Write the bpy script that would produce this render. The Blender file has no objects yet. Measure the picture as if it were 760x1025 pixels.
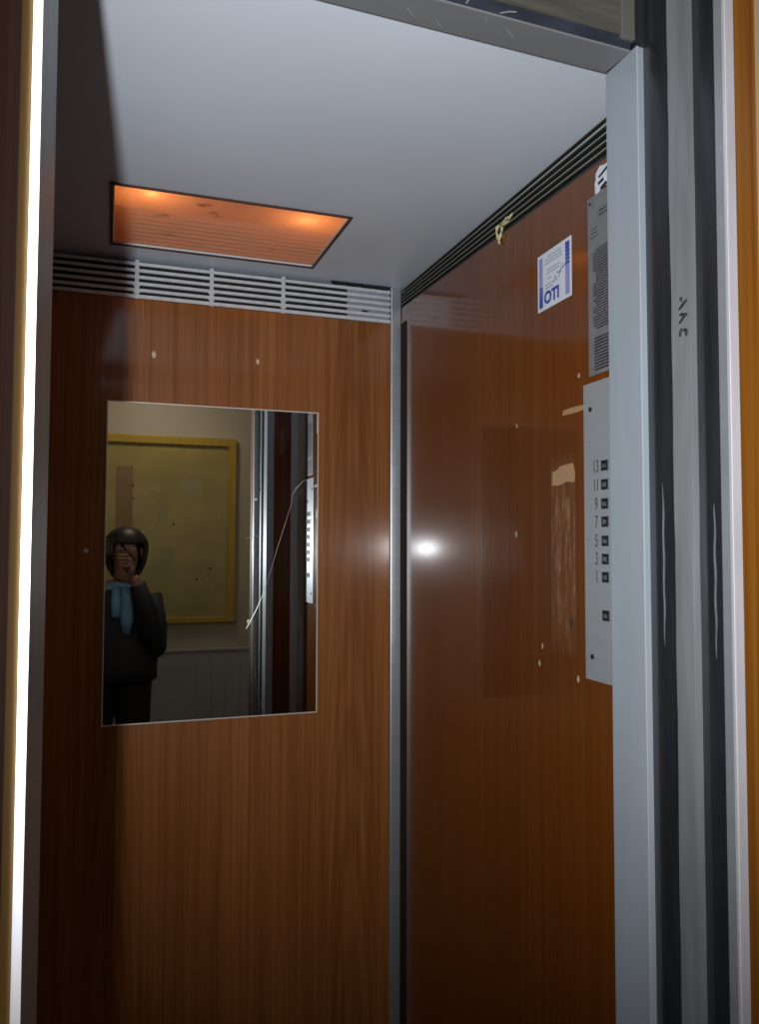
import bpy, bmesh, math, random
from mathutils import Vector, Matrix
random.seed(7)
S = bpy.context.scene
C = S.collection
H = 1.5                      # height of the lens above the floors
# main measures of the place (metres)
XR, XL, YB, YF, ZC = 0.763, -0.21, 2.08, 0.887, H + 0.728
TILT = .016                  # the right wall opens outwards a little towards the back
XC = XR + (YB-1.12)*TILT     # the far right corner
CS = .019                    # the ceiling rises towards the back
OX = 0.6275                  # right edge of the door opening
LX = -0.046                  # left edge of the door opening
ZH = H + 0.642               # underside of the cabin header

# ------------------------------------------------------------------ helpers
def link(o, parent=None):
    C.objects.link(o)
    if parent: o.parent = parent
    return o
def tag(o, label=None, cat=None, group=None, kind=None):
    if label: o['label'] = label
    if cat: o['category'] = cat
    if group: o['group'] = group
    if kind: o['kind'] = kind
    return o
def thing(name, label, cat, loc=(0,0,0), rot=(0,0,0), group=None):
    o = bpy.data.objects.new(name, None); o.empty_display_size = .02
    link(o); o.location = loc; o.rotation_euler = rot
    return tag(o, label, cat, group)
def add_box(bm, x0, x1, y0, y1, z0, z1):
    v = [bm.verts.new(p) for p in ((x0,y0,z0),(x1,y0,z0),(x1,y1,z0),(x0,y1,z0),(x0,y0,z1),(x1,y0,z1),(x1,y1,z1),(x0,y1,z1))]
    for f in ((3,2,1,0),(4,5,6,7),(0,1,5,4),(1,2,6,5),(2,3,7,6),(3,0,4,7)):
        bm.faces.new([v[i] for i in f])
def add_prism(bm, pts, axis, a, b):
    """polygon pts (2-D) extruded along axis from a to b; axis z: pts=(x,y); x: (y,z); y: (x,z)"""
    def P(p, t): return {'z': (p[0],p[1],t), 'x': (t,p[0],p[1]), 'y': (p[0],t,p[1])}[axis]
    lo = [bm.verts.new(P(p,a)) for p in pts]; hi = [bm.verts.new(P(p,b)) for p in pts]
    n = len(pts)
    bm.faces.new(lo); bm.faces.new(hi)
    for i in range(n): bm.faces.new((lo[i], lo[(i+1)%n], hi[(i+1)%n], hi[i]))
def add_cyl(bm, c, r, h, axis='z', n=20, r2=None):
    M = {'z': Matrix.Identity(4), 'x': Matrix.Rotation(math.pi/2,4,'Y'), 'y': Matrix.Rotation(-math.pi/2,4,'X')}[axis]
    bmesh.ops.create_cone(bm, cap_ends=True, segments=n, radius1=r, radius2=r if r2 is None else r2, depth=h, matrix=Matrix.Translation(c) @ M)
def add_ball(bm, c, s, n=16):
    bmesh.ops.create_uvsphere(bm, u_segments=n, v_segments=max(6,n//2+2), radius=1, matrix=Matrix.Translation(c) @ Matrix.Diagonal((*s,1)))
def add_tube(bm, pts, r, n=8):
    pts = [Vector(p) for p in pts]; rings = []
    for i, p in enumerate(pts):
        d = (pts[min(i+1,len(pts)-1)] - pts[max(i-1,0)]).normalized()
        u = d.orthogonal().normalized() if i == 0 else (pu - d*pu.dot(d)).normalized()
        pu = u; w = d.cross(u)
        rr = r[i] if isinstance(r,(list,tuple)) else r
        rings.append([bm.verts.new(p + (u*math.cos(2*math.pi*k/n) + w*math.sin(2*math.pi*k/n))*rr) for k in range(n)])
    for a, b in zip(rings, rings[1:]):
        for k in range(n): bm.faces.new((a[k], a[(k+1)%n], b[(k+1)%n], b[k]))
    bm.faces.new(rings[0][::-1]); bm.faces.new(rings[-1])
def obj(name, bm, mat, parent=None, bevel=0, smooth=False, loc=None):
    bmesh.ops.recalc_face_normals(bm, faces=bm.faces)
    me = bpy.data.meshes.new(name); bm.to_mesh(me); bm.free()
    if mat: me.materials.append(mat)
    o = bpy.data.objects.new(name, me); link(o, parent)
    if loc: o.location = loc
    if bevel:
        m = o.modifiers.new('bevel','BEVEL'); m.width = bevel; m.segments = 2; m.limit_method = 'ANGLE'
    if smooth:
        for p in me.polygons: p.use_smooth = True
    return o
def box(name, x0, x1, y0, y1, z0, z1, mat, parent=None, bevel=0):
    bm = bmesh.new(); add_box(bm, x0, x1, y0, y1, z0, z1); return obj(name, bm, mat, parent, bevel)
def struct(o, label): return tag(o, label, None, None, 'structure')
def set_cat(o, cat): o['category'] = cat; return o
def text_mesh(name, s, size, mat, parent, M, extrude=.0003, bold=0.0, sx=1.0):
    cu = bpy.data.curves.new('t','FONT'); cu.body = s; cu.size = size; cu.extrude = extrude; cu.offset = bold
    cu.align_x = 'CENTER'; cu.align_y = 'CENTER'
    t = bpy.data.objects.new('t', cu); C.objects.link(t)
    dg = bpy.context.evaluated_depsgraph_get()
    me = bpy.data.meshes.new_from_object(t.evaluated_get(dg)); bpy.data.objects.remove(t)
    me.transform(M @ Matrix.Diagonal((sx,1,1,1))); me.name = name; me.materials.clear(); me.materials.append(mat)
    o = bpy.data.objects.new(name, me); return link(o, parent)
def face_mx(y, z, x):        # lettering on a surface facing -X : text x runs along -Y (right as seen from inside), text y along Z
    return Matrix(((0,0,-1,x),(-1,0,0,y),(0,1,0,z),(0,0,0,1)))

# ------------------------------------------------------------------ materials
def mat(name, col, rough=.5, metal=0, spec=.5, coat=0, coat_r=.05, noise=None, bump=None, emit=None):
    """noise=(scale xyz, strength, dark colour) ; bump=(scale xyz, strength)"""
    m = bpy.data.materials.new(name); m.use_nodes = True
    N, L = m.node_tree.nodes, m.node_tree.links
    b = N['Principled BSDF']
    b.inputs['Base Color'].default_value = (*col,1); b.inputs['Roughness'].default_value = rough
    b.inputs['Metallic'].default_value = metal; b.inputs['Specular IOR Level'].default_value = spec
    b.inputs['Coat Weight'].default_value = coat; b.inputs['Coat Roughness'].default_value = coat_r
    if noise or bump:
        tc = N.new('ShaderNodeTexCoord')
    if noise:
        mp = N.new('ShaderNodeMapping'); mp.inputs['Scale'].default_value = noise[0]
        nt = N.new('ShaderNodeTexNoise'); nt.inputs['Scale'].default_value = 1; nt.inputs['Detail'].default_value = 6
        rp = N.new('ShaderNodeValToRGB'); rp.color_ramp.elements[0].position = .35; rp.color_ramp.elements[1].position = .65
        rp.color_ramp.elements[0].color = (*noise[2],1); rp.color_ramp.elements[1].color = (*col,1)
        mx = N.new('ShaderNodeMix'); mx.data_type = 'RGBA'; mx.inputs[0].default_value = noise[1]
        mx.inputs[6].default_value = (*col,1)
        L.new(tc.outputs['Object'], mp.inputs[0]); L.new(mp.outputs[0], nt.inputs[0]); L.new(nt.outputs[0], rp.inputs[0])
        L.new(rp.outputs[0], mx.inputs[7]); L.new(mx.outputs[2], b.inputs['Base Color'])
    if bump:
        mp = N.new('ShaderNodeMapping'); mp.inputs['Scale'].default_value = bump[0]
        nt = N.new('ShaderNodeTexNoise'); nt.inputs['Scale'].default_value = 1; nt.inputs['Detail'].default_value = 3
        bp = N.new('ShaderNodeBump'); bp.inputs['Strength'].default_value = bump[1]; bp.inputs['Distance'].default_value = .002
        L.new(tc.outputs['Object'], mp.inputs[0]); L.new(mp.outputs[0], nt.inputs[0]); L.new(nt.outputs[0], bp.inputs['Height'])
        L.new(bp.outputs[0], b.inputs['Normal'])
    if emit:
        b.inputs['Emission Color'].default_value = (*emit[0],1); b.inputs['Emission Strength'].default_value = emit[1]
    return m

def laminate(name, light, dark, rough=.3, coat=.6, coat_r=.08, axis='x', worn=None, spots=(), seed=0., figure=None, grain=.45):
    m = bpy.data.materials.new(name); m.use_nodes = True
    N, L = m.node_tree.nodes, m.node_tree.links; b = N['Principled BSDF']
    tc = N.new('ShaderNodeTexCoord')
    def noise(sc, det=4, dist=0.0, off=0.0):
        mp = N.new('ShaderNodeMapping'); mp.inputs['Scale'].default_value = sc; mp.inputs['Location'].default_value = (off+seed, off, off)
        nt = N.new('ShaderNodeTexNoise'); nt.inputs['Scale'].default_value = 1; nt.inputs['Detail'].default_value = det; nt.inputs['Distortion'].default_value = dist
        L.new(tc.outputs['Object'], mp.inputs[0]); L.new(mp.outputs[0], nt.inputs[0]); return nt.outputs[0]
    def ramp(src, a, bb, ca, cb):
        r = N.new('ShaderNodeValToRGB'); r.color_ramp.elements[0].position = a; r.color_ramp.elements[1].position = bb
        r.color_ramp.elements[0].color = (*ca,1); r.color_ramp.elements[1].color = (*cb,1); L.new(src, r.inputs[0]); return r.outputs[0]
    def mix(f, a, bb, mode='MIX'):
        x = N.new('ShaderNodeMix'); x.data_type = 'RGBA'; x.blend_type = mode
        if isinstance(f, float): x.inputs[0].default_value = f
        else: L.new(f, x.inputs[0])
        for s, i in ((a,6),(bb,7)):
            if isinstance(s, tuple): x.inputs[i].default_value = (*s,1)
            else: L.new(s, x.inputs[i])
        return x.outputs[2]
    def math_(op, a, c, clamp=False):
        x = N.new('ShaderNodeMath'); x.operation = op; x.use_clamp = clamp
        for s, i in ((a,0),(c,1)):
            if isinstance(s, (int,float)): x.inputs[i].default_value = s
            else: L.new(s, x.inputs[i])
        return x.outputs[0]
    base = mix(ramp(noise((70,70,1.1), 5, .3), .38, .62, (0,0,0), (1,1,1)), dark, light)
    fine = ramp(noise((220,220,1.6), 3, 0, 3.1), .40, .56, (.55,.5,.45), (1,1,1))
    col = mix(grain, base, fine, 'MULTIPLY')
    broad = ramp(noise((9,9,.35), 2, 0, 8.), .35, .65, (.86,.84,.80), (1,1,1))
    col = mix(.7, col, broad, 'MULTIPLY')
    sep = N.new('ShaderNodeSeparateXYZ'); L.new(tc.outputs['Object'], sep.inputs[0])
    h = sep.outputs['X'] if axis == 'x' else sep.outputs['Y']; z = sep.outputs['Z']
    if figure:            # cathedral figure: nested tall arches in the printed grain
        for cx, w in figure:
            u = math_('DIVIDE', math_('SUBTRACT', h, cx), w)
            u2 = math_('MULTIPLY', u, u)
            wob = math_('MULTIPLY', noise((8,8,1.5), 2, 0, 5.), 1.6)
            ph = math_('ADD', math_('MULTIPLY', u2, 5.), math_('ADD', math_('MULTIPLY', z, 3.2), wob))
            sn = math_('SINE', math_('MULTIPLY', ph, 6.283), 0)
            edge = math_('SUBTRACT', 1., u2, True)
            f = math_('MULTIPLY', math_('MULTIPLY', math_('ADD', math_('MULTIPLY', sn, .5), .5), edge), .35)
            col = mix(f, col, tuple(c*.45 for c in dark))
    rgh = None
    if worn:
        y0, y1, z0, z1, c = worn
        def band(v, a, bb, s=.006):
            p = math_('DIVIDE', math_('SUBTRACT', v, a), s, True); q = math_('DIVIDE', math_('SUBTRACT', bb, v), s, True)
            return math_('MULTIPLY', p, q)
        mask = math_('MULTIPLY', band(h, y0, y1), band(z, z0, z1, .05))
        lines = ramp(noise((330,330,26), 6, 1.2, 2.), .49, .60, (0,0,0), (1,1,1))
        lines2 = ramp(noise((120,120,7), 4, .6, 6.), .42, .62, (0,0,0), (1,1,1))
        edge = math_('MULTIPLY', band(h, y1-.008, y1), ramp(noise((60,60,30),3,0,9.), .45,.6,(0,0,0),(1,1,1)))
        f = math_('MULTIPLY', mask, math_('ADD', math_('MULTIPLY', math_('MULTIPLY', lines, lines2), .55), math_('ADD', math_('MULTIPLY', edge, .4), .04), True))
        col = mix(f, col, c); rgh = math_('ADD', math_('MULTIPLY', f, .4), rough)
    for (sy, sz, r, c) in spots:
        d = math_('SQRT', math_('ADD', math_('POWER', math_('SUBTRACT', h, sy), 2.), math_('POWER', math_('MULTIPLY', math_('SUBTRACT', z, sz), .6), 2.)), 0)
        f = math_('DIVIDE', math_('SUBTRACT', r, math_('ADD', d, math_('MULTIPLY', math_('SUBTRACT', noise((300,300,300),2,0,4.), .5), r*1.2))), r*.3, True)
        col = mix(f, col, c)
    L.new(col, b.inputs['Base Color'])
    b.inputs['Roughness'].default_value = rough
    if rgh is not None: L.new(rgh, b.inputs['Roughness'])
    b.inputs['Coat Weight'].default_value = coat; b.inputs['Coat Roughness'].default_value = coat_r; b.inputs['Coat IOR'].default_value = 1.45; b.inputs['Specular IOR Level'].default_value = .22
    bp = N.new('ShaderNodeBump'); bp.inputs['Strength'].default_value = .05; bp.inputs['Distance'].default_value = .002
    L.new(noise((6,6,2),2,0,1.), bp.inputs['Height']); L.new(bp.outputs[0], b.inputs['Coat Normal']); L.new(bp.outputs[0], b.inputs['Normal'])
    return m

chip = (.62,.50,.36)
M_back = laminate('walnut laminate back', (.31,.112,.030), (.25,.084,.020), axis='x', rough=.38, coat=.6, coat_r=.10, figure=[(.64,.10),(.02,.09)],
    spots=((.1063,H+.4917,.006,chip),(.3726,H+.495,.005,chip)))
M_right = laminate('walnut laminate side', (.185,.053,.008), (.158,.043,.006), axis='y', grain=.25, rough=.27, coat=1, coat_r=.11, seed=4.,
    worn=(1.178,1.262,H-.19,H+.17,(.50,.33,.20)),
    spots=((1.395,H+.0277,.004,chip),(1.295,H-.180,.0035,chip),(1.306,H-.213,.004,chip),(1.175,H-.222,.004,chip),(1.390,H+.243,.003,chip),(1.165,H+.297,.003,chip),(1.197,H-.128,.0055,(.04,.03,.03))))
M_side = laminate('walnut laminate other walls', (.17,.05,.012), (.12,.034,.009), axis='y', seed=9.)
M_jambwood = laminate('orange varnished wood', (.20,.075,.009), (.14,.045,.006), axis='y', seed=2., coat=.2, coat_r=.3)
M_darkwood = laminate('brown varnished wood', (.20,.07,.03), (.12,.04,.02), axis='y', seed=6., rough=.9, coat=.0)
M_tan = mat('tan varnished bead', (.60,.36,.11), .9, spec=.02, noise=((30,30,2),.5,(.45,.26,.08)))
M_ceil = mat('grey white painted ceiling', (.66,.71,.78), .38, spec=.4, noise=((2.2,2.2,2.2),.5,(.58,.62,.69)))
M_alu = mat('dull aluminium', (.50,.53,.56), .42, .75, noise=((4,4,60),.4,(.40,.42,.45)))
M_paint = mat('blue grey painted steel', (.34,.38,.43), .38, .25, spec=.5, noise=((24,24,3),.45,(.28,.315,.34)), bump=((20,20,3),.1))
M_post = mat('worn steel guide post', (.30,.31,.32), .42, .5, noise=((60,60,5),.7,(.20,.205,.21)), bump=((90,90,12),.2))
M_edge = mat('bare bright metal and glint', (.72,.72,.74), .3, .6)
M_white_edge = mat('polished aluminium edge', (.7,.7,.73), .45, .1)
M_black = mat('black rubber', (.010,.011,.014), .27, 0, .5, noise=((40,40,4),.8,(.020,.021,.024)), bump=((50,50,4),.25))
M_navy = mat('dark painted track', (.045,.052,.075), .4, .3, noise=((20,60,60),.6,(.02,.022,.03)))
M_track = mat('dusty grey track metal', (.13,.12,.10), .55, .4, noise=((6,80,80),.6,(.05,.047,.04)))
M_dark = mat('dark void paint', (.012,.012,.012), .8)
M_slat = mat('silver grille metal', (.64,.66,.69), .5, .15, noise=((50,50,50),.4,(.42,.43,.44)))
M_slatshade = mat('shaded dark grille metal', (.10,.10,.095), .45, .5, noise=((30,12,30),.5,(.045,.045,.042)))  # same grille metal, its shaded look put into the colour
M_plate = mat('brushed steel control plate', (.50,.53,.56), .35, .45, noise=((4,4,90),.4,(.43,.455,.48)))
M_ink = mat('black ink', (.02,.02,.022), .5)
M_softink = mat('dark grey etched lettering', (.07,.07,.075), .5)
M_btn = mat('black plastic button', (.015,.015,.016), .3)
M_btnface = mat('grey scratched button face', (.16,.17,.17), .35, noise=((300,300,300),.9,(.03,.03,.03)))
M_notice = mat('grey anodised notice plate', (.26,.265,.275), .5, .3, noise=((40,40,40),.5,(.16,.16,.165)))
M_paper = mat('white sticker paper', (.72,.76,.82), .5, noise=((30,30,30),.3,(.62,.66,.72)))
M_blue = mat('blue print', (.045,.075,.36), .5)
M_paleblue = mat('pale lilac print', (.30,.31,.58), .5)
M_greyprint = mat('grey blue print', (.33,.36,.47), .5)
M_mirror = mat('mirror silver', (.80,.82,.80), .004, 1)
M_bevel = mat('ground glass edge', (.75,.70,.62), .25, .3)
M_crack = mat('pale cracked glass', (.50,.46,.42), .3, .2)
M_darkcrack = mat('dark cracked glass', (.04,.03,.03), .3)
M_tape = mat('yellowed adhesive tape', (.42,.24,.11), .45)
M_string = mat('yellowed twisted tape', (.62,.56,.30), .5, noise=((200,200,200),.6,(.42,.36,.16)))
M_hall = mat('beige painted plaster', (.58,.52,.42), .7, noise=((3,3,3),.3,(.42,.38,.31)))
M_dado = mat('grey oil painted plaster', (.46,.46,.48), .5, noise=((2,2,2),.3,(.30,.30,.31)))
M_hfloor = mat('grey terrazzo', (.22,.21,.20), .4, noise=((90,90,90),.8,(.12,.11,.10)))
M_cfloor = mat('dark rubber floor', (.05,.045,.04), .5, noise=((60,60,60),.5,(.03,.03,.03)))
M_yellow = mat('yellow varnished wood', (.55,.36,.05), .4, noise=((30,30,2),.5,(.42,.26,.03)))
M_board = mat('olive yellow felt board', (.47,.37,.12), .35, spec=.6, noise=((5,5,5),.5,(.27,.235,.095)))
M_cream = mat('yellowed paper', (.40,.36,.20), .6)
M_brownpaper = mat('brown paper', (.30,.20,.10), .6)
M_bulb = mat('glowing bulb glass', (1,.8,.5), .3, emit=((1,.62,.28), 12))
M_housing = mat('lamp housing white enamel', (.7,.6,.5), .4)

def diffuser_mat():
    m = bpy.data.materials.new('amber ribbed plastic'); m.use_nodes = True
    N, L = m.node_tree.nodes, m.node_tree.links; N.remove(N['Principled BSDF']); out = N['Material Output']
    tc = N.new('ShaderNodeTexCoord'); mp = N.new('ShaderNodeMapping'); mp.inputs['Scale'].default_value = (9,18,9)
    nt = N.new('ShaderNodeTexNoise'); nt.inputs['Scale'].default_value = 1; nt.inputs['Detail'].default_value = 5
    rp = N.new('ShaderNodeValToRGB'); rp.color_ramp.elements[0].position = .28; rp.color_ramp.elements[1].position = .38
    rp.color_ramp.elements[0].color = (.30,.11,.05,1); rp.color_ramp.elements[1].color = (.95,.50,.30,1)
    L.new(tc.outputs['Object'], mp.inputs[0]); L.new(mp.outputs[0], nt.inputs[0]); L.new(nt.outputs[0], rp.inputs[0])
    tr = N.new('ShaderNodeBsdfTranslucent'); df = N.new('ShaderNodeBsdfDiffuse'); gl = N.new('ShaderNodeBsdfGlossy')
    gl.inputs['Roughness'].default_value = .2; gl.inputs['Color'].default_value = (1,1,1,1)
    L.new(rp.outputs[0], tr.inputs['Color']); L.new(rp.outputs[0], df.inputs['Color'])
    m1 = N.new('ShaderNodeMixShader'); m1.inputs[0].default_value = .45; L.new(tr.outputs[0], m1.inputs[1]); L.new(df.outputs[0], m1.inputs[2])
    m2 = N.new('ShaderNodeMixShader'); m2.inputs[0].default_value = .05; L.new(m1.outputs[0], m2.inputs[1]); L.new(gl.outputs[0], m2.inputs[2])
    L.new(m2.outputs[0], out.inputs['Surface']); return m
M_diff = diffuser_mat()

# ------------------------------------------------------------------ the cabin shell
ZG = H + .632                                   # top of the laminate panels, bottom of the grilles
LX0, LX1, LY0, LY1 = .0, .497, 1.642, 1.99      # hole of the ceiling lamp
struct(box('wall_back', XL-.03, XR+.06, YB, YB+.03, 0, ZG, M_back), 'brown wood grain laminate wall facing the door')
RW = []                                          # everything that belongs to the right wall
def zr(y): return H + .639 + (y-1.07)*.038        # top edge of the right laminate
bm = bmesh.new(); add_prism(bm, [(YF-.005,0),(YB+.0,0),(YB+.0,zr(YB)),(YF-.005,zr(YF))], 'x', XR, XR+.03)
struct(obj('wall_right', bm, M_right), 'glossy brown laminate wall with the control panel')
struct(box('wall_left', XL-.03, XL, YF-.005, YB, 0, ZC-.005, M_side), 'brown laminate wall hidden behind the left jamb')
box_back = struct(box('trim_1', XL-.03, XR+.06, YB+.03, YB+.05, ZG-.02, ZC+.02, M_dark), 'dark backing behind the far grille')
struct(box('trim_2', XR+.03, XR+.05, YF-.005, YB+.03, ZG-.02, ZC+.02, M_dark), 'dark backing behind the right grille')
bm = bmesh.new()                                 # ceiling with the lamp hole
add_box(bm, XL, LX0, YF, YB+.03, ZC, ZC+.012); add_box(bm, LX1, XR+.06, YF, YB+.03, ZC, ZC+.012)
add_box(bm, LX0, LX1, YF, LY0, ZC, ZC+.012); add_box(bm, LX0, LX1, LY1, YB+.03, ZC, ZC+.012)
bmesh.ops.remove_doubles(bm, verts=bm.verts, dist=1e-5)
for v_ in bm.verts: v_.co.z += (v_.co.y-1.6)*CS
struct(obj('ceiling', bm, M_ceil), 'smooth grey white cabin ceiling')
struct(box('floor', XL, XR, .70, YB, -.02, 0, M_cfloor), 'dark cabin floor')
# front returns of the cabin, laminate inside
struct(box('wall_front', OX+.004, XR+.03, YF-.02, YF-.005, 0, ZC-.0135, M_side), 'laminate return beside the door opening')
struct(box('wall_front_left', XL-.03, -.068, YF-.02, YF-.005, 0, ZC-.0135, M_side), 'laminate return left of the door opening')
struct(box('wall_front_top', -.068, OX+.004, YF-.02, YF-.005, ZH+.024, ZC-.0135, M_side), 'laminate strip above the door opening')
# corner trims (aluminium angle with a rounded nose)
def corner(name, x0, x1, y0, y1, z1, label):
    o = box(name, x0, x1, y0, y1, 0, z1, M_alu, None, .003); return struct(o, label)
ZB = ZC + (YB-1.6)*CS
corner('trim_3', XC-.031, XC, YB-.007, YB, ZB, 'aluminium strip in the far right corner')
corner('trim_4', XR-.034, XR, YF-.005, YF+.002, ZC-.0135, 'aluminium strip in the near right corner')
corner('trim_5', XL, XL+.03, YB-.007, YB, ZB, 'aluminium strip in the far left corner')
struct(box('trim_41', XR-.0015, XR+.001, YB-.052, YB-.006, 0, ZG, mat('dark brown matt strip', (.03,.014,.008), .7, spec=.2)), 'dark matt strip beside the far right corner')  # narrow dark matt strip along the corner trim
# dark crumbling gap above the far grille
bm = bmesh.new(); pts = []
n = 22
for i in range(n+1):
    x = .575 + (XC-.031-.575)*i/n
    d = .0025 + .006*abs(math.sin(i*.55+.4))*(.4+.6*i/n) + random.uniform(0,.0015)
    if i == 0: d = .0005
    pts.append((x, ZB-d))
pts += [(XC-.031, ZB), (.575, ZB)]
add_prism(bm, pts, 'y', YB-.0035, YB+.012)
struct(obj('trim_6', bm, M_dark), 'black crumbling gap between ceiling and far grille')

# ------------------------------------------------------------------ ventilation grilles
def grille(label, axis, a0, a1, face, m, hgt, n=6):
    t = thing('ventilation_grille', label, 'grille', (0,0,ZG), group=None)
    z0, z1 = 0.0, (ZB if axis == 'x' else ZC)-ZG-.004
    pitch = (z1-z0)/n
    bm = bmesh.new()
    for k in range(n):
        zc = z0 + .002 + k*pitch
        hh = hgt*(1.15 if k == 0 else 1)
        pr = [(0,zc),(0,zc+hh),(.004,zc+hh+.001),(.012,zc+hh+.004),(.012,zc+hh+.002),(.004,zc)]
        if axis == 'x': add_prism(bm, [(face+p,q) for p,q in pr], 'x', a0, a1)
        else: add_prism(bm, [(face+p,q) for p,q in pr], 'y', a0, a1)
    obj('slats', bm, m, t)
    b = [face+.013, face+.015]
    if axis == 'x': box('backing', a0, a1, b[0]+.012, b[1]+.012, -.0, z1, M_dark, t)
    else: box('backing', b[0]+.012, b[1]+.012, a0, a1, -.0, z1, M_dark, t)
    return t, z1, pitch
g, gz, gp = grille('silver slatted ventilation grille along the top of the far wall', 'x', XL+.03, XC-.031, YB, M_slat, .0078)
for x in (.062-.0, .250, .441):
    bm = bmesh.new()
    add_box(bm, x-.005, x+.005, YB+.002, YB+.010, 0, gz)
    for k in (1,2):
        add_box(bm, x-.008, x+.007, YB-.001, YB+.006, k*gp-.004+.002, k*gp+.011-.004)
    obj('bracket', bm, M_slat, g)
bm = bmesh.new()                                 # sheet-metal blank behind the slats at the right end
add_box(bm, .622, XC-.031, YB+.006, YB+.008, .002, gz-.004)
cv = obj('cover_plate', bm, M_alu, g); cv['label'] = 'pale metal plate behind the slats at the right end'
bm = bmesh.new(); add_box(bm, .665, .683, YB+.0035, YB+.0062, .026, .033); obj('slot', bm, M_dark, cv)
bm = bmesh.new(); add_ball(bm, (.722, YB-.0005, .006), (.004,.002,.004)); obj('screw', bm, M_white_edge, g, smooth=True)
g2, gz2, gp2 = grille('slatted grille coloured dark as if in shade along the top of the right wall', 'y', YF+.002, YB-.007, XR, M_slatshade, .0024, 6)
# pale thin noses on the right slats, lit edges put into the colour
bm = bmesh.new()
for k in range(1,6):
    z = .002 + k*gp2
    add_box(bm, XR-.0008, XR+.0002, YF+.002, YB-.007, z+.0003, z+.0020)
o = obj('slat_edge', bm, mat('pale lit slat nose', (.36,.35,.30), .6, 0), g2); o['label'] = 'pale edges coloured as if lit on the dark slats'
for ch in g2.children:                             # the strip narrows towards the far corner
    for v_ in ch.data.vertices:
        y = v_.co.y; a = zr(y)-ZG; b = ZC+(y-1.6)*CS-.001-ZG
        v_.co.z = a + v_.co.z/gz2*(b-a)
# light speck and tape knot on the right grille
t = thing('twisted_tape', 'yellowed twisted scrap of tape knotted round a slat of the dark grille', 'tape', (XR-.004, 1.447, H+.655))
bm = bmesh.new()
lp = [Vector((-.002 -.003*math.sin(a*2), -.011*math.cos(a)*.8+.004, -.018*math.sin(a)-.002)) for a in [i*2*math.pi/18 for i in range(18)]]
add_tube(bm, lp+[lp[0]], [.0028+.0012*math.sin(i*1.7) for i in range(19)], 6); obj('loop', bm, M_string, t, smooth=True)
bm = bmesh.new()
add_tube(bm, [(-.001,-.003,.014),(-.003,-.016,.012),(-.002,-.030,.020),(-.003,-.044,.014),(-.002,-.055,.019)], [.003,.004,.003,.0038,.0015], 6)
add_tube(bm, [(-.001,-.010,.010),(-.004,-.024,.009),(-.002,-.040,.010)], [.002,.003,.001], 6)
obj('loose_end', bm, M_string, t, smooth=True)

# ------------------------------------------------------------------ ceiling lamp
lx, ly = (LX0+LX1)/2, (LY0+LY1)/2; w, d = (LX1-LX0)/2, (LY1-LY0)/2
t = thing('ceiling_lamp', 'glowing amber plastic panel lamp set into the cabin ceiling', 'lamp', (lx, ly, ZC+(ly-1.6)*CS), (CS,0,0))
bm = bmesh.new()
for a in ((-w,-w+.003,-d,d),(w-.003,w,-d,d),(-w,w,-d,-d+.003),(-w,w,d-.003,d)): add_box(bm, *a, .004, .085)
add_box(bm, -w, w, -d, d, .083, .086)
obj('housing', bm, M_housing, t)
bm = bmesh.new()
for a in ((-w-.004,-w+.002,-d-.004,d+.004),(w-.002,w+.004,-d-.004,d+.004),(-w,w,-d-.004,-d+.002),(-w,w,d-.002,d+.004)): add_box(bm, *a, -.004, -.0004)
obj('rim', bm, mat('dark brown rim', (.07,.03,.018), .5), t)
bm = bmesh.new()                                  # a ribbed sheet: ribs run along the width, in the rear two thirds
ys = []; yy = -d+.004
while yy < d-.004:
    ys.append(yy); yy += .0035
prof = []
for y in ys:
    rib = .0030*math.sin((y+d)/.026*2*math.pi) if y > -d*.30 else 0
    prof.append((y, .003+rib))
vs = [[bm.verts.new((x, y, z)) for (y, z) in prof] for x in (-w+.004, w-.004)]
for i in range(len(prof)-1): bm.faces.new((vs[0][i], vs[1][i], vs[1][i+1], vs[0][i+1]))
o = obj('diffuser', bm, M_diff, t, smooth=True)
for bx, by, sc in ((-.172,-.138,1), (.165,-.115,1)):
    bm = bmesh.new(); add_ball(bm, (bx,by,.052), (.014,.014,.018)); add_cyl(bm, (bx,by,.074), .009, .02)
    b = obj('bulb', bm, M_bulb, t, smooth=True)
    ld = bpy.data.lights.new('bulb_light','POINT'); ld.energy = .036 if bx < 0 else .06; ld.color = (1,.55,.22); ld.shadow_soft_size = .012
    lo = bpy.data.objects.new('bulb_light', ld); link(lo, t); lo.location = (bx,by,.012 if bx < 0 else .032)

# ------------------------------------------------------------------ mirror on the far wall
mx0, mx1, mz0, mz1 = -.0045, .5395, H-.4387, H+.3671
t = thing('wall_mirror', 'rectangular frameless mirror with a long crack on the far laminate wall', 'mirror', ((mx0+mx1)/2, YB, (mz0+mz1)/2))
hw, hh = (mx1-mx0)/2, (mz1-mz0)/2
bm = bmesh.new(); add_box(bm, -hw+.003, hw-.003, -.006, -.0005, -hh+.003, hh-.003); obj('glass', bm, M_mirror, t)
bm = bmesh.new()
add_box(bm, -hw, -hw+.003, -.0062, -.0004, -hh, hh); add_box(bm, hw-.003, hw, -.0062, -.0004, -hh, hh)
add_box(bm, -hw+.003, hw-.003, -.0062, -.0004, -hh, -hh+.003); add_box(bm, -hw+.003, hw-.003, -.0062, -.0004, hh-.003, hh)
e = obj('polished_edge', bm, M_bevel, t); e['label'] = 'thin pale ground edge round the glass'
def rel(p): return (p[0]-(mx0+mx1)/2, -.0068, H+p[1]-(mz0+mz1)/2)
bm = bmesh.new()
P1 = [(.520,.187),(.5112,.1846),(.495,.178),(.4756,.1566),(.468,.14),(.465,.1161),(.448,.06),(.43,.004),(.412,-.058),(.3944,-.1148)]
add_tube(bm, [rel(p) for p in P1], [.0005,.0008,.0006,.0013,.0005,.0005,.0006,.0006,.0005,.0004], 5)
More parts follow.
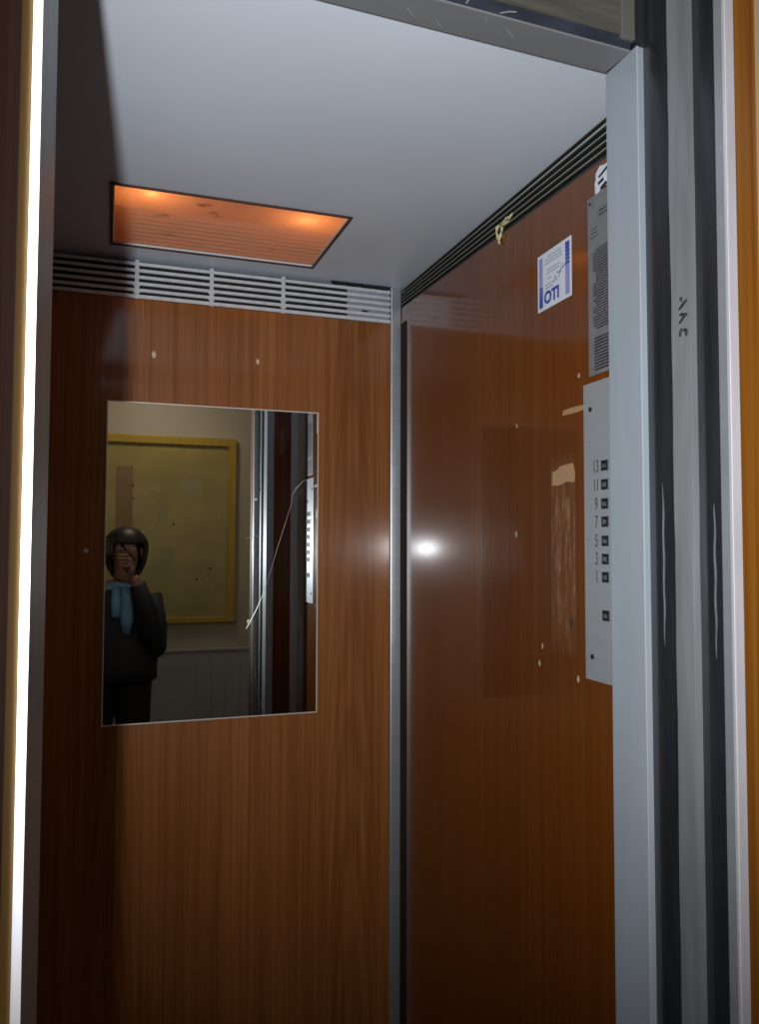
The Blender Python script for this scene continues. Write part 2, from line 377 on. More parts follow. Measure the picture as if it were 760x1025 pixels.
add_tube(bm, [rel(p) for p in [(.3944,-.1148),(.375,-.16),(.3583,-.1924),(.3481,-.2103)]], [.0004,.0008,.0008,.0004], 5)
add_tube(bm, [rel(p) for p in [(.345,.024),(.362,.03),(.385,.032)]], .0006, 5)
add_ball(bm, rel((.3557,-.193)), (.0055,.0006,.007)); add_ball(bm, rel((.3709,.1274)), (.004,.0006,.0035))  # lower pale blob is a glint on the crack, put in as shape
c = obj('crack', bm, M_crack, t); c['label'] = 'long pale crack running down from the right edge'
bm = bmesh.new()
add_tube(bm, [rel(p) for p in [(.3697,-.2785),(.3735,-.33),(.3758,-.3695),(.3894,-.4168),(.400,-.4345)]], .0011, 5)
c = obj('crack', bm, M_darkcrack, t); c['label'] = 'short dark crack near the bottom edge'
# small slotted disc added for a glint left of the mirror
t = tag(box('wall_glint', 0,0,0,0,0,0,M_edge), 'tiny metal disc added as a glint on the far wall just left of the mirror', 'screw')
bm = bmesh.new(); add_cyl(bm, (0,-.0012,0), .0055, .0025, 'y', 16); add_box(bm, -.0045,.0045,-.003,-.0022,-.0007,.0007)
bmesh.ops.recalc_face_normals(bm, faces=bm.faces); bm.to_mesh(t.data); bm.free(); t.location = (-.047, YB, H-.008)

# ------------------------------------------------------------------ control panel on the right wall
PX = XR-.0025
t = thing('control_panel', 'steel lift control panel with floor numbers and black buttons on the right wall', 'control panel', (XR, 1.09, H))
def px(o): return o
bm = bmesh.new(); add_box(bm, -.0025, 0, -.062, .0584, -.2163, .2766)
obj('plate', bm, M_plate, t, bevel=.0008)
rows = [.1348,.1039,.0729,.0436,.0127,-.0166,-.0458,-.1073]
nums = ['13','11','9','7','5','3','1']
for k, z in enumerate(rows):
    for cy in (-.003, -.032):
        bm = bmesh.new(); add_box(bm, -.0045, -.0022, cy-.0092, cy+.0092, z-.0085, z+.0085)
        b = obj('button', bm, M_btn, t, bevel=.0008)
        if k != 7 or cy > -.01:
            bm = bmesh.new()
            for (a,b2,c_,d_) in ((-.005,.001,-.004,.004),(.0025,.0055,-.0035,.0045)):
                add_box(bm, -.0049, -.0044, cy+a+random.uniform(-.001,.001), cy+b2, z+c_, z+d_+random.uniform(-.002,0))
            obj('button_face', bm, M_btnface, b)
for s, z in zip(nums, rows):
    text_mesh('floor_number', s, .029, M_softink, t, face_mx(.0225, z-.0005, -.0027), bold=.0001, sx=.62)
for y, z in ((.036,.232),(.0365,-.1775)):
    bm = bmesh.new(); add_cyl(bm, (-.003,y,z), .0042, .003, 'x', 14); obj('screw', bm, M_btn, t)
bm = bmesh.new(); add_cyl(bm, (-.003,-.03,.185), .006, .003, 'x', 16); obj('indicator', bm, M_btn, t)
bm = bmesh.new(); add_box(bm, -.0028, -.0024, .005, .018, -.075, -.06)
# ------------------------------------------------------------------ notice plate, stickers
def bars(bm, x, y_from, y_to, z, h, lo=.004, hi=.014, gap=.0022, dens=1.0):
    y = y_from
    while y > y_to + .002:
        L_ = random.uniform(lo, hi); y2 = max(y-L_, y_to)
        if random.random() < dens: add_box(bm, x-.0003, x, y2, y, z-h/2, z+h/2)
        y = y2 - gap
t = thing('notice_plate', 'narrow grey metal plate of closely printed instructions above the control panel', 'sign', (XR, 1.08, H+.43))
bm = bmesh.new(); add_box(bm, -.0015, 0, -.055, .052, -.142, .160); obj('plate', bm, M_notice, t, bevel=.0004)
bm = bmesh.new()
for z in (.128,.121): bars(bm, -.0016, .018, -.045, z, .0022)
for z in (.104,.097,.090): bars(bm, -.0016, .043, .020, z, .0014, .003, .008)
obj('printed_heading', bm, M_ink, t); bm = bmesh.new()
z = .066
while z > -.070:
    if random.random() > .04: bars(bm, -.0016, .036 if random.random() > .2 else .028, -.048, z, .0024, .003, .012, .0014)
    z -= .0047
obj('printed_text', bm, M_ink, t); bm = bmesh.new()
z = -.082
while z > -.135:
    bars(bm, -.0016, .034, -.048, z, .003, .004, .012, .0014); z -= .0052
obj('printed_text', bm, M_ink, t)
bm = bmesh.new(); add_cyl(bm, (-.002,.044,.150), .0025, .002, 'x', 12); obj('rivet', bm, M_btn, t)

t = thing('torn_sticker', 'torn scrap of white sticker with black marks above the grey plate', 'sticker', (XR, 1.083, H+.605))
bm = bmesh.new()
add_prism(bm, [(.026,-.022),(.027,.004),(.024,.010),(.024,.020),(.012,.028),(-.002,.024),(-.02,.026),(-.03,.008),(-.026,-.014),(-.008,-.012),(.004,-.010),(.012,-.018),(.020,-.016)], 'x', -.0012, 0)
obj('paper', bm, M_paper, t)
bm = bmesh.new()
add_prism(bm, [(.014,.008),(.016,.012),(-.010,.020),(-.012,.015)], 'x', -.0015, -.0011)
add_prism(bm, [(.016,-.003),(.018,.002),(.002,.005),(.001,-.001)], 'x', -.0015, -.0011)
add_prism(bm, [(.012,-.015),(.010,-.008),(-.005,-.004),(-.01,-.010)], 'x', -.0015, -.0011)
obj('printed_marks', bm, M_ink, t)

# OTI sticker: parallelogram on the picture is a rectangle on the wall
t = thing('label_sticker', 'white square sticker with blue side stripes and blue OTI lettering on the right wall', 'sticker', (XR, 1.2435, H+.4975))
sw, sh = .0585, .0535
bm = bmesh.new(); add_box(bm, -.0008, 0, -sw, sw, -sh, sh); obj('paper', bm, M_paper, t)
for side in (1,-1):
    bm = bmesh.new(); bp = bmesh.new()
    y0, y1 = (sw-.019, sw-.006) if side > 0 else (-sw+.005, -sw+.019)
    for k in range(14):
        z = -sh+.006 + k*(2*sh-.012)/14
        f = k/13 if side > 0 else 1-k/13
        hgt = .0066*(1-.35*f)
        dark_ = (f < .45)
        add_box(bm if dark_ else bp, -.0011, -.0007, y0, y1, z, z+(hgt if dark_ else .0068))
    obj('blue_stripes', bm, M_blue, t); obj('pale_stripes', bp, M_paleblue, t)
text_mesh('lettering', 'OTI', .031, M_blue, t, face_mx(.008, -sh+.0195, -.0010), bold=.0012, sx=1.02)
bm = bmesh.new()
for z, a, b2 in ((.043,.022,-.026),(.037,.030,-.030),(.031,.034,-.030),(.018,.024,-.022),(.012,.026,-.024),(.002,.022,.010),(.002,-.010,-.022),(-.009,.030,.0),(-.015,.030,.004)):
    bars(bm, -.0008, a, b2, z, .0026, .006, .014, .0018)
obj('small_print', bm, M_greyprint, t)
bm = bmesh.new()
for a in (((.0,-.012),(-.006,-.002)),((-.004,.0),(-.012,-.012)),((-.012,.004),(-.020,.0)),((-.020,.0),(-.034,.012)),((-.016,-.008),(-.026,.004)),((-.030,.004),(-.044,.010))):
    (ya,za),(yb,zb) = a; add_tube(bm, [(-.0012,ya,za),(-.0012,yb,zb)], .00055, 5)
o = obj('pen_scrawl', bm, M_softink, t); o['label'] = 'dark hand-drawn scrawl'
# remains of adhesive tape on the right wall
def scrap(pts, label, y, z):
    bm = bmesh.new(); add_prism(bm, pts, 'x', -.0005, 0)
    return tag(obj('tape_residue', bm, M_tape, None, loc=(XR, y, z)), label, 'tape')
scrap([(.034,-.0045),(.033,.004),(.015,.0055),(-.01,.005),(-.036,.004),(-.036,-.004),(-.012,-.0055),(.012,-.005)], 'narrow pale strip of old tape left of the control panel screw', 1.184, H+.2405)
scrap([(.040,-.017),(.038,.008),(.022,.010),(.012,.016),(-.03,.018),(-.036,.002),(-.034,-.016),(-.010,-.013),(.016,-.018)], 'pale square patch of old tape above the scratched area', 1.216, H+.131)

# ------------------------------------------------------------------ door opening: right side stack
def wavy_strip(name, x, y0, y1, z0, z1, depth, m, amp=.0012, both=(1,1), seed=1, parent=None, ny=7, bulge=.0):
    """a vertical strip whose edges wander a little, face towards -X, body depth to +X"""
    rnd = random.Random(seed); bm = bmesh.new(); n = 90
    offs = [[0]*(n+1), [0]*(n+1)]
    for s in (0,1):
        v = 0
        for i in range(n+1):
            v = v*.82 + rnd.uniform(-1,1)*amp*.6; offs[s][i] = v*both[s]
    front = []; back = []
    for i in range(n+1):
        z = z0 + (z1-z0)*i/n; row = []
        for j in range(ny+1):
            u = j/ny; y = (y0+offs[0][i])*(1-u) + (y1+offs[1][i])*u
            row.append(bm.verts.new((x - bulge*math.sin(math.pi*u), y, z)))
        front.append(row); back.append([bm.verts.new((x+depth, y0, z)), bm.verts.new((x+depth, y1, z))])
    for i in range(n):
        for j in range(ny): bm.faces.new((front[i][j], front[i][j+1], front[i+1][j+1], front[i+1][j]))
        bm.faces.new((front[i][0], front[i+1][0], back[i+1][0], back[i][0]))
        bm.faces.new((front[i][ny], back[i][1], back[i+1][1], front[i+1][ny]))
        bm.faces.new((back[i][0], back[i+1][0], back[i+1][1], back[i][1]))
    return obj(name, bm, m, parent)
ZT = H + 1.05
YA, YA2, YP, YP2, YD = .817, .7625, .7318, .6762, .6707
# cabin jamb (the wide pale one): leans a little like the worn original
bm = bmesh.new()
tilt = .004
v = []
for (x, y, dy) in ((OX,YA,tilt),(OX,YF,0),(OX+.03,YF,0),(OX+.03,YA,tilt)):
    v.append((x,y,dy))
lo = [bm.verts.new((x, y-dy, 0)) for x,y,dy in v]; hi = [bm.verts.new((x, y+dy*.9, ZH-.001)) for x,y,dy in v]
bm.faces.new(lo); bm.faces.new(hi)
for i in range(4): bm.faces.new((lo[i], lo[(i+1)%4], hi[(i+1)%4], hi[i]))
struct(obj('trim_7', bm, M_paint, bevel=.0012), 'wide blue grey painted jamb at the right of the cabin opening')
bm = bmesh.new(); rnd = random.Random(5); n = 60; rows_ = []
for i in range(n+1):
    z = (H+.16)*i/n; f = min(1, max(0, (H+.16-z)/.35)); ye = YA - tilt*(1-1.9*z/ZH) + .0003
    w_ = .0016*f*(.8+.4*rnd.random())
    rows_.append((bm.verts.new((OX-.0003, ye, z)), bm.verts.new((OX-.0003, ye+w_+.0002, z)), bm.verts.new((OX+.001, ye+w_+.0002, z)), bm.verts.new((OX+.001, ye, z))))
for p_, q_ in zip(rows_, rows_[1:]):
    for j in range(4): bm.faces.new((p_[j], p_[(j+1)%4], q_[(j+1)%4], q_[j]))
o = obj('trim_8', bm, M_edge)  # thin tapering strip stands in for a highlight along the jamb edge
struct(o, 'bright tapering strip shaped as the edge highlight of the wide right jamb')
# edge of the cabin's own door, folded away: black rubber
t = thing('sliding_door', 'cabin door edge with black rubber beside the wide grey jamb', 'door', (OX, .785, 0))
def rel_strip(parent, *a, **k):
    o = wavy_strip(*a, **k); o.data.transform(Matrix.Translation(-parent.location)); o.parent = parent; return o
rel_strip(t, 'rubber_edge', OX+.010, YA2-.006, YA+.004, 0, ZT, .03, M_black, .0004, (1,1), 3, bulge=.006, ny=10)
box('door_leaf', .04, .40, -.014, .014, 0, ZT, M_paint, t)
# guide post with the handwriting
o = wavy_strip('trim_9', OX, YP, YA2, 0, ZT, .05, M_post, .0013, (.6,1), 8)
struct(o, 'narrow scuffed grey post with black handwriting')
t = thing('sliding_door', 'landing door edge with black rubber beside the scuffed narrow post', 'door', (OX, .70, 0))
rel_strip(t, 'rubber_edge', OX+.011, YP2-.006, YP+.004, 0, ZT, .03, M_black, .0004, (1,1), 4, bulge=.006, ny=10)
box('door_leaf', .04, .40, -.014, .014, 0, ZT, M_paint, t)
M_sheen = mat('silvery sheen streak', (.11,.115,.125), .7, 0, spec=.2, noise=((300,300,20),.8,(.04,.04,.045)))  # pale streaks stand in for the sheen on the black rubber
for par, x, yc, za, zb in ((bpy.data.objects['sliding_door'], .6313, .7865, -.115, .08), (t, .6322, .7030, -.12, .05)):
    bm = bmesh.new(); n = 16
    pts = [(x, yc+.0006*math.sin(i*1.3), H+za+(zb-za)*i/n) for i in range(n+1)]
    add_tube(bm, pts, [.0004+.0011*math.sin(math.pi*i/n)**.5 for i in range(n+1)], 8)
    o = obj('sheen_streak', bm, M_sheen, None, smooth=True); o.data.transform(Matrix.Translation(-par.location)); o.parent = par
    o['label'] = 'silvery streak laid on the black rubber as its sheen'
# landing frame profile
FX = .612
# pen strokes built as thin tubes
def strokes(name, segs, x, r, m, label, cat='writing'):
    bm = bmesh.new()
    cy = sum(s[0]+s[2] for s in segs)/(2*len(segs)); cz = sum(s[1]+s[3] for s in segs)/(2*len(segs))
    for (ya,za,yb,zb) in segs:
        k = 4; pts = [(-.0002, (ya+(yb-ya)*i/k)-cy, (za+(zb-za)*i/k)-cz + .0006*math.sin(i*1.6)) for i in range(k+1)]
        add_tube(bm, pts, [r*.5,r,r*1.1,r*.9,r*.5], 6)
    return tag(obj(name, bm, m, None, loc=(x, cy, H+cz)), label, cat)
k = .6275/.679                                    # pen strokes measured on the post plane
seg = [(y1_-.010, z1_, y2_-.010, z2_) for y1_, z1_, y2_, z2_ in [(.8176,.316,.8141,.3115),(.8057,.3102,.8212,.3018),(.8197,.2946,.8052,.2919),(.8067,.2937,.8206,.284),(.8152,.2769,.8203,.2669),(.813,.273,.8056,.2728),(.8078,.2738,.8073,.2648)]]
strokes('handwriting', [tuple(q*k for q in s) for s in seg], OX+.0002, .0021, M_ink, 'three small black pen marks one above another on the narrow grey post')

# ------------------------------------------------------------------ landing frame, right
struct(box('trim_10', FX, FX+.05, .6573, YD, 0, ZT, M_alu, None, .001), 'aluminium landing frame profile')
o = wavy_strip('trim_11', FX-.0012, .6535, .6570, 0, ZT, .02, M_edge, .0002, (1,1), 11)
struct(o, 'thin bright metal bead on the landing frame')
struct(box('trim_12', FX-.0004, FX+.05, .6415, .6573, 0, ZT, mat('pale mauve filler strip', (.36,.33,.34), .6, noise=((30,30,8),.5,(.28,.26,.27)))), 'pale filler strip beside the wooden architrave')
struct(box('trim_13', FX-.001, FX+.10, .6125, .6415, 0, ZT, M_jambwood, None, .0012), 'orange wooden architrave right of the opening')
struct(box('trim_14', FX-.001, FX+.10, .598, .6125, 0, ZT, mat('pale wood bead', (.28,.18,.10), .5)), 'pale wooden bead of the architrave')

# ------------------------------------------------------------------ left side stack
bm = bmesh.new(); add_prism(bm, [(LX,.700),(-.0492,.6005),(-.075,.6005),(-.075,.700)], 'z', 0, ZT)
struct(obj('trim_15', bm, mat('satin metal jamb', (.42,.44,.47), .42, .6, noise=((50,50,6),.5,(.30,.32,.34)), bump=((60,60,5),.15))), 'narrow grey metal jamb left of the opening')
o = wavy_strip('trim_16', .5965, 0.0492, .0557, 0, ZT, .005, M_white_edge, .0001, (1,1), 21, ny=3)
o.data.transform(Matrix(((0,-1,0,0),(1,0,0,0),(0,0,1,0),(0,0,0,1))))   # turn it to face the landing
struct(o, 'bright aluminium edge strip left of the opening')
bm = bmesh.new(); add_prism(bm, [(-.0558,.602),(-.0586,.556),(-.13,.556),(-.13,.602)], 'z', 0, ZT)
struct(obj('trim_17', bm, M_tan), 'tan wooden bead left of the opening')
bm = bmesh.new(); add_prism(bm, [(-.0586,.5558),(-.0650,.45),(-.13,.45),(-.13,.5558)], 'z', 0, ZT)
struct(obj('trim_18', bm, M_darkwood), 'dark brown wooden architrave left of the opening')
struct(box('trim_19', -.20, -.0665, .80, YF-.02, 0, ZC, M_paint), 'painted edge of the left cabin return')

# ------------------------------------------------------------------ header over the opening
YH = .832                                        # outer face of the cabin header
bm = bmesh.new(); add_prism(bm, [(YH,ZH-.003),(YF,ZH),(YF,ZH+.003),(YH,ZH)], 'x', -.13, OX+.0)
struct(obj('trim_20', bm, mat('grey painted header lip', (.19,.195,.20), .45, .3, noise=((8,60,60),.5,(.19,.19,.195)), bump=((30,30,30),.1)), bevel=.0015), 'scratched grey lip of the door header')
struct(box('trim_21', -.13, OX+.0, YH+.001, YH+.02, ZH-.001, H+.658, M_navy), 'dark blue band of the door header')
bm = bmesh.new()
z0_ = H+.658
pr = [(YH+.02,z0_),(YH-.001,z0_)]
for k_ in range(7):
    zz = z0_ + .0035 + k_*.0125
    pr += [(YH-.001,zz),(YH+.004,zz+.002),(YH+.004,zz+.0065),(YH-.001,zz+.0085)]
pr += [(YH-.001,z0_+.10),(YH+.02,z0_+.10)]
add_prism(bm, pr, 'x', -.13, OX-.0165)
struct(obj('trim_22', bm, M_track), 'dusty ribbed track of the sliding doors')
struct(box('trim_23', OX-.0165, OX+.004, YH-.004, YH+.02, H+.653, H+.80, mat('grey track end block', (.15,.145,.13), .55, .4), None, .001), 'grey end block of the door track')
struct(box('trim_24', -.13, OX+.05, .60, YH+.02, H+.80, H+.82, M_dark), 'dark cover above the door track')
struct(box('trim_40', OX+.003, OX+.04, YA-.006, YF, ZH-.003, ZT, M_black), 'black strip above the wide jamb')
# scratches on the header
bm = bmesh.new()
for (x,y,dx,dy) in ((.46,.852,.014,.010),(.425,.842,.004,.006),(.33,.86,.012,.010),(.372,.868,.008,.008)):
    z = ZH-.003+(y-.832)*.0545-.0003
    add_tube(bm, [(x,y,z),(x+dx,y+dy,z)], .0007, 5)
add_tube(bm, [(.44,YH+.0008,H+.644),(.452,YH+.0008,H+.649),(.462,YH+.0008,H+.651)], .0009, 5)
add_tube(bm, [(.395,YH+.0008,H+.645),(.398,YH+.0008,H+.650)], .0012, 5)
struct(obj('trim_25', bm, mat('scratched bare metal', (.28,.28,.27), .4, .3)), 'bare metal scratches on the header')

for nm in ('trim_20','trim_21','trim_22','trim_23','trim_25'):   # the header hangs a little crooked
    for v_ in bpy.data.objects[nm].data.vertices: v_.co.z += (OX-v_.co.x)*.020
# ------------------------------------------------------------------ the landing behind the viewer
HX0, HX1, HY, HZ = -1.5, 2.3, -1.0, 2.75
struct(box('wall_hall', HX0, HX1, HY-.05, HY, 0.85, HZ, M_hall), 'beige landing wall opposite the lift')
struct(box('wall_hall_lower', HX0, HX1, HY-.05, HY+.004, 0, .85, M_dado), 'grey lower part of the landing wall')
struct(box('trim_26', HX0, HX1, HY, HY+.012, .845, .86, M_dado, None, .003), 'thin rail on the landing wall')
struct(box('floor_hall', HX0, HX1, HY-.05, .72, -.03, -.001, M_hfloor), 'grey landing floor')
struct(box('ceiling_hall', HX0, HX1, HY-.05, .66, HZ, HZ+.03, M_hall), 'landing ceiling')
struct(box('wall_hall_left', HX0-.05, HX0, HY-.05, .66, 0, HZ, M_hall), 'left landing wall')
struct(box('wall_hall_right', HX1, HX1+.05, HY-.05, .66, 0, HZ, M_hall), 'right landing wall')
bm = bmesh.new()
add_box(bm, HX0, -.13, .55, .66, 0, HZ); add_box(bm, FX+.10, HX1, .61, .66, 0, HZ); add_box(bm, -.13, FX+.10, .61, .66, ZT, HZ)
struct(obj('wall_landing', bm, M_hall), 'landing wall around the lift door')
# notice board
bx0, bx1, bz0, bz1 = -.62, .786, H-.474, H+.70
t = thing('notice_board', 'olive yellow notice board in a yellow frame, reflected in the mirror', 'notice board', ((bx0+bx1)/2, HY, (bz0+bz1)/2))
w, h = (bx1-bx0)/2, (bz1-bz0)/2
bm = bmesh.new(); f = .05
for a in ((-w,w,h-f,h),(-w,w,-h,-h+f*.7),(-w,-w+f,-h+f*.7,h-f),(w-f,w,-h+f*.7,h-f)): add_box(bm, a[0],a[1],.0,.035,a[2],a[3])
obj('frame', bm, M_yellow, t, bevel=.004)
bm = bmesh.new(); add_box(bm, -w+f,w-f,.0,.012,-h+f*.7,h-f); obj('felt_panel', bm, M_board, t)
for (x,z,ww,hh_,m,lb) in ((.10,.20,.10,.60,M_brownpaper,'brown paper sheet'),(.36,-.05,.07,.10,M_cream,'pale paper slip'),(.33,.20,.05,.09,M_cream,'pale paper slip'),(.50,.38,.13,.10,M_cream,'pale paper slip'),(.12,-.12,.05,.14,M_cream,'pale paper slip'),(.38,-.34,.05,.10,M_cream,'pale paper slip')):
    bm = bmesh.new(); x -= (bx0+bx1)/2; add_box(bm, x-ww/2,x+ww/2,.012,.0135,z-.11-hh_/2,z-.11+hh_/2)
    o = obj('paper', bm, m, t); o['label'] = lb
for i in range(18):
    x = random.uniform(.05,.68)-(bx0+bx1)/2; z = random.uniform(-.30,.45)-.1
    bm = bmesh.new(); add_ball(bm, (x,.015,z), (.006,.005,.006), 8); obj('pin', bm, M_white_edge if i%3 else M_ink, t, smooth=True)
# panelled skirting below
for i in range(6):
    struct(box('trim_%d'%(27+i), .55+.09*i, .556+.09*i, HY+.004, HY+.010, .10, .80, M_dado), 'thin upright batten on the lower landing wall')

# landing lamp
t = thing('ceiling_lamp', 'round opal lamp on the landing ceiling', 'lamp', (.3,-.42,HZ))
bm = bmesh.new(); add_cyl(bm, (0,0,-.015), .13, .03, n=32); obj('lamp_base', bm, M_housing, t, bevel=.004)
bm = bmesh.new(); add_ball(bm, (0,0,-.03), (.12,.12,.06), 24)
obj('lamp_shade', bm, mat('opal glass', (.9,.9,.85), .3, emit=((1,.86,.66), 3.0)), t, smooth=True)
ld = bpy.data.lights.new('landing_light','AREA'); ld.shape = 'DISK'; ld.size = .24; ld.energy = 3.0; ld.color = (1,.86,.68)
lo = bpy.data.objects.new('landing_light', ld); link(lo, t); lo.location = (0,0,-.095)

# ------------------------------------------------------------------ the photographer (seen in the mirror)
M_skin = mat('skin', (.34,.19,.14), .5); M_hair = mat('dark hair', (.02,.015,.013), .45, noise=((90,90,8),.6,(.035,.025,.02)))
M_coat = mat('dark navy coat', (.018,.02,.028), .7, bump=((40,40,15),.4)); M_trou = mat('black trousers', (.014,.014,.016), .8)
M_scarf = mat('light blue scarf', (.18,.40,.68), .7, bump=((60,60,60),.5)); M_shoe = mat('black shoes', (.01,.01,.01), .4)
M_cam = mat('black camera body', (.012,.012,.013), .4)
def skin(name, verts, edges, m, parent, root=0, sub=2):
    me = bpy.data.meshes.new(name); me.from_pydata([v[:3] for v in verts], edges, []); me.materials.append(m)
    o = bpy.data.objects.new(name, me); link(o, parent)
    s = o.modifiers.new('skin','SKIN'); s.use_smooth_shade = True
    for i, v in enumerate(verts):
        r = v[3]; sv = me.skin_vertices[0].data[i]; sv.radius = r if isinstance(r, tuple) else (r, r); sv.use_root = (i == root)
    b = o.modifiers.new('sub','SUBSURF'); b.levels = sub; b.render_levels = sub
    return o
person = thing('person', 'person in dark coat and light blue scarf holding a camera, seen in the mirror', 'person', (.055,-.30,0))
hz = H - .02                                      # eye level
V = [ (0,0,.93,(.12,.09)), (0,0,1.05,(.13,.09)), (.01,0,1.18,(.145,.10)), (.01,.0,1.265,(.11,.08)), (.02,.0,1.32,.052), (.035,.02,1.37,.056), (.045,.03,1.42,(.068,.072)), (.045,.02,1.49,(.075,.085)), (.045,.01,1.56,(.062,.075)),
      (.17,0,1.235,.055), (.200,.05,1.08,.046), (.198,.10,.99,.042), (.15,.16,1.18,.034), (.08,.19,1.36,.027),
      (-.15,0,1.235,.055), (-.20,.05,1.08,.046), (-.21,.10,.99,.042), (-.19,.16,1.18,.034), (-.16,.19,1.37,.027),
      (.09,0,.84,.095), (.10,.01,.48,.062), (.10,-.01,.10,.045), (.10,.10,.035,.036),
      (-.09,0,.84,.095), (-.10,.01,.48,.062), (-.10,-.01,.10,.045), (-.10,.10,.035,.036), (.045,.112,1.475,.011)]
Ed = [(0,1),(1,2),(2,3),(3,4),(4,5),(5,6),(6,7),(7,8),(3,9),(9,10),(10,11),(11,12),(12,13),(3,14),(14,15),(15,16),(16,17),(17,18),(0,19),(19,20),(20,21),(21,22),(0,23),(23,24),(24,25),(25,26),(7,27)]
skin('body', V, Ed, M_skin, person)
# hands: palm and five bent fingers each, closed on the camera
def hand(sx, wrist, target, parent):
    wv, tv = Vector(wrist), Vector(target)
    vv = [(*wv,.024), (*(wv.lerp(tv,.45)),(.032,.018)), (*tv,(.034,.016))]; ee = [(0,1),(1,2)]
    for i, (dz, ln) in enumerate(((.028,.062),(.010,.070),(-.009,.066),(-.027,.052))):
        b = len(vv); vv += [(tv.x, tv.y+.006, tv.z+dz+.02,.0095),(tv.x-sx*.012, tv.y+.02+ln*.3, tv.z+dz+.024,.0085),(tv.x-sx*.030, tv.y+.015+ln*.3, tv.z+dz+.024,.0078),(tv.x-sx*.044, tv.y+.006+ln*.2, tv.z+dz+.022,.007)]
        ee += [(2,b),(b,b+1),(b+1,b+2),(b+2,b+3)]
    b = len(vv); m = wv.lerp(tv,.6); vv += [(m.x-sx*.022,m.y-.022,m.z+.004,.011),(m.x-sx*.042,m.y-.028,m.z+.020,.0095),(m.x-sx*.056,m.y-.022,m.z+.036,.008)]
    ee += [(1,b),(b,b+1),(b+1,b+2)]
    return skin('hand', vv, ee, M_skin, parent, sub=1)
hand(1, (.08,.19,1.36), (.045,.205,1.41), person)
hand(-1, (-.16,.19,1.37), (-.185,.215,1.44), person)
for s in (-1,1):
    bm = bmesh.new(); add_ball(bm, (.045+s*.031,.094,1.492), (.014,.010,.009)); e = obj('eye', bm, mat('eye white',(.7,.7,.68),.2), person, smooth=True)
    bm = bmesh.new(); add_ball(bm, (.045+s*.031,.102,1.492), (.006,.004,.006)); obj('iris', bm, M_hair, e, smooth=True)
    bm = bmesh.new(); add_ball(bm, (.045+s*.079,.02,1.475), (.010,.018,.030)); obj('ear', bm, M_skin, person, smooth=True)
bm = bmesh.new(); add_ball(bm, (.045,.099,1.432), (.024,.008,.008)); obj('mouth', bm, mat('lips',(.35,.12,.10),.4), person, smooth=True)
# hair: a chin-length bob open at the face
bm = bmesh.new(); add_ball(bm, (.045,-.010,1.50), (.118,.118,.113), 32)
bmesh.ops.delete(bm, geom=[f for f in bm.faces if f.calc_center_median().y > .045 and f.calc_center_median().z < 1.525], context='FACES')
for v_ in bm.verts:
    if v_.co.z < 1.49: v_.co.z = 1.49 - (1.49-v_.co.z)*1.75
o = obj('hair', bm, M_hair, person, smooth=True); sm = o.modifiers.new('thick','SOLIDIFY'); sm.thickness = .012; sm.offset = -1
# coat: torso shell flaring to the hem and two sleeves
bm = bmesh.new(); rings = []
for z, rx, ry, cx in ((.80,.215,.15,.0),(.86,.215,.15,.0),(.92,.222,.15,.0),(1.02,.185,.135,.0),(1.12,.178,.130,.005),(1.20,.19,.125,.01),(1.25,.175,.105,.01),(1.285,.11,.085,.015),(1.315,.075,.075,.02)):
    rings.append([bm.verts.new((cx+rx*math.cos(a), ry*math.sin(a), z+.006*math.sin(a*5+z*9))) for a in [i*2*math.pi/28 for i in range(28)]])
for a, b in zip(rings, rings[1:]):
    for i in range(28): bm.faces.new((a[i], a[(i+1)%28], b[(i+1)%28], b[i]))
bm.faces.new(rings[0])
coat = obj('coat', bm, M_coat, person, smooth=True)
for s, pts in ((1,[(.165,0,1.235),(.200,.05,1.08),(.195,.10,.985),(.170,.13,1.08),(.15,.16,1.18),(.10,.185,1.31)]),(-1,[(-.145,0,1.235),(-.20,.05,1.08),(-.212,.10,.985),(-.20,.13,1.08),(-.19,.16,1.18),(-.168,.185,1.32)])):
    bm = bmesh.new(); add_tube(bm, pts, [.072,.062,.064,.056,.050,.042], 16); obj('sleeve', bm, M_coat, coat, smooth=True)
bm = bmesh.new()
for i in range(3):
    lp = [Vector((.022+(.088-.006*i)*math.cos(a), .005+(.086-.004*i)*math.sin(a), 1.262+.018*i+.008*math.sin(a*3+i))) for a in [j*2*math.pi/20 for j in range(21)]]
    add_tube(bm, lp, .016, 8)
add_tube(bm, [(.04,.09,1.29),(.05,.115,1.22),(.052,.135,1.13),(.05,.14,1.05)], [.020,.028,.036,.014], 10)
add_tube(bm, [(.0,.09,1.29),(.0,.12,1.22),(-.005,.14,1.14)], [.022,.028,.02], 10)
obj('scarf', bm, M_scarf, person, smooth=True)
for s in (-1,1):
    bm = bmesh.new(); add_tube(bm, [(s*.060,0,.97),(s*.082,0,.80),(s*.10,.01,.48),(s*.10,-.005,.07)], [.112,.108,.078,.062], 18); obj('trouser_leg', bm, M_trou, person, smooth=True)
    bm = bmesh.new(); add_ball(bm, (s*.10,.05,.035), (.048,.13,.045), 20)
    for v_ in bm.verts: v_.co.z = max(v_.co.z, .0)
    obj('shoe', bm, M_shoe, person, smooth=True)
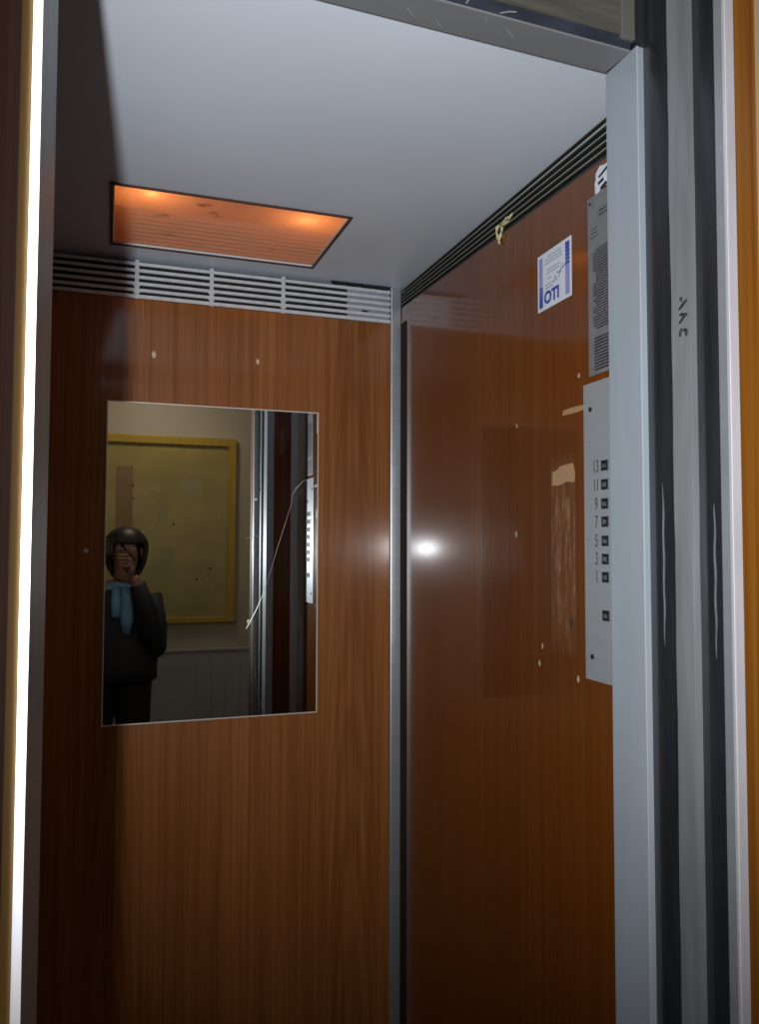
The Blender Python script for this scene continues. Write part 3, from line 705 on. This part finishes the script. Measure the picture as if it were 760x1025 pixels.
# camera held upright, flash at the outer end
t = thing('camera', 'black camera held upright with its flash lit, in front of the person', 'camera', (-.045,-.06,H))
bm = bmesh.new(); add_box(bm, -.075,.078,-.018,.018,-.042,.042); obj('camera_body', bm, M_cam, t, bevel=.006)
bm = bmesh.new(); add_cyl(bm, (.045,.034,0), .028, .034, 'y', 32); add_cyl(bm, (.045,.050,0), .024, .006, 'y', 32); l_ = obj('lens', bm, M_cam, t, smooth=False)
bm = bmesh.new(); add_cyl(bm, (-.046,.012,0), .016, .014, 'y', 20); obj('flash_head', bm, M_white_edge, t)
fl = bpy.data.lights.new('flash_light','SPOT'); fl.shadow_soft_size = .009; fl.energy = 92; fl.color = (.92,.96,1.0); fl.spot_size = math.radians(114); fl.spot_blend = 1
fo = bpy.data.objects.new('flash_light', fl); link(fo, t); fo.location = (-.046,.036,0)

# swing everything that sits on the right wall to its slightly opened angle
PV = Matrix.Translation((XR,1.12,0)); RM = PV @ Matrix.Rotation(-TILT,4,'Z') @ PV.inverted()
for o in list(C.objects):
    if o.parent is None and (o.name.split('.')[0] in ('wall_right','trim_2','trim_41','control_panel','notice_plate','torn_sticker','label_sticker','tape_residue','twisted_tape') or o is g2):
        o.matrix_world = RM @ Matrix.Translation(o.location) @ o.rotation_euler.to_matrix().to_4x4()
# ------------------------------------------------------------------ camera
yaw, pitch, roll = .3319, .0456, .0027
cd = bpy.data.cameras.new('view'); cam = bpy.data.objects.new('view', cd); link(cam)
fw = Vector((math.sin(yaw)*math.cos(pitch), math.cos(yaw)*math.cos(pitch), math.sin(pitch)))
rt = Vector((math.cos(yaw), -math.sin(yaw), 0)); up = rt.cross(fw)
r2 = rt*math.cos(roll)+up*math.sin(roll); u2 = -rt*math.sin(roll)+up*math.cos(roll)
cam.matrix_world = Matrix(((r2.x,u2.x,-fw.x,0),(r2.y,u2.y,-fw.y,0),(r2.z,u2.z,-fw.z,H),(0,0,0,1)))
cd.sensor_fit = 'VERTICAL'; cd.sensor_height = 36; cd.lens = 792.8/1025*36; cd.clip_start = .01
S.camera = cam
ty, tp = math.radians(28), math.radians(16)
tgt = Vector((math.sin(ty)*math.cos(tp), math.cos(ty)*math.cos(tp), math.sin(tp)))
fo.rotation_euler = tgt.to_track_quat('-Z','Y').to_euler()
# ------------------------------------------------------------------ world, view
wd = bpy.data.worlds.new('world'); S.world = wd; wd.use_nodes = True
wd.node_tree.nodes['Background'].inputs[0].default_value = (.02,.02,.022,1)
S.view_settings.view_transform = 'Standard'; S.view_settings.look = 'None'
S.view_settings.gamma = 1; S.view_settings.exposure = 0; S.view_settings.use_curve_mapping = False
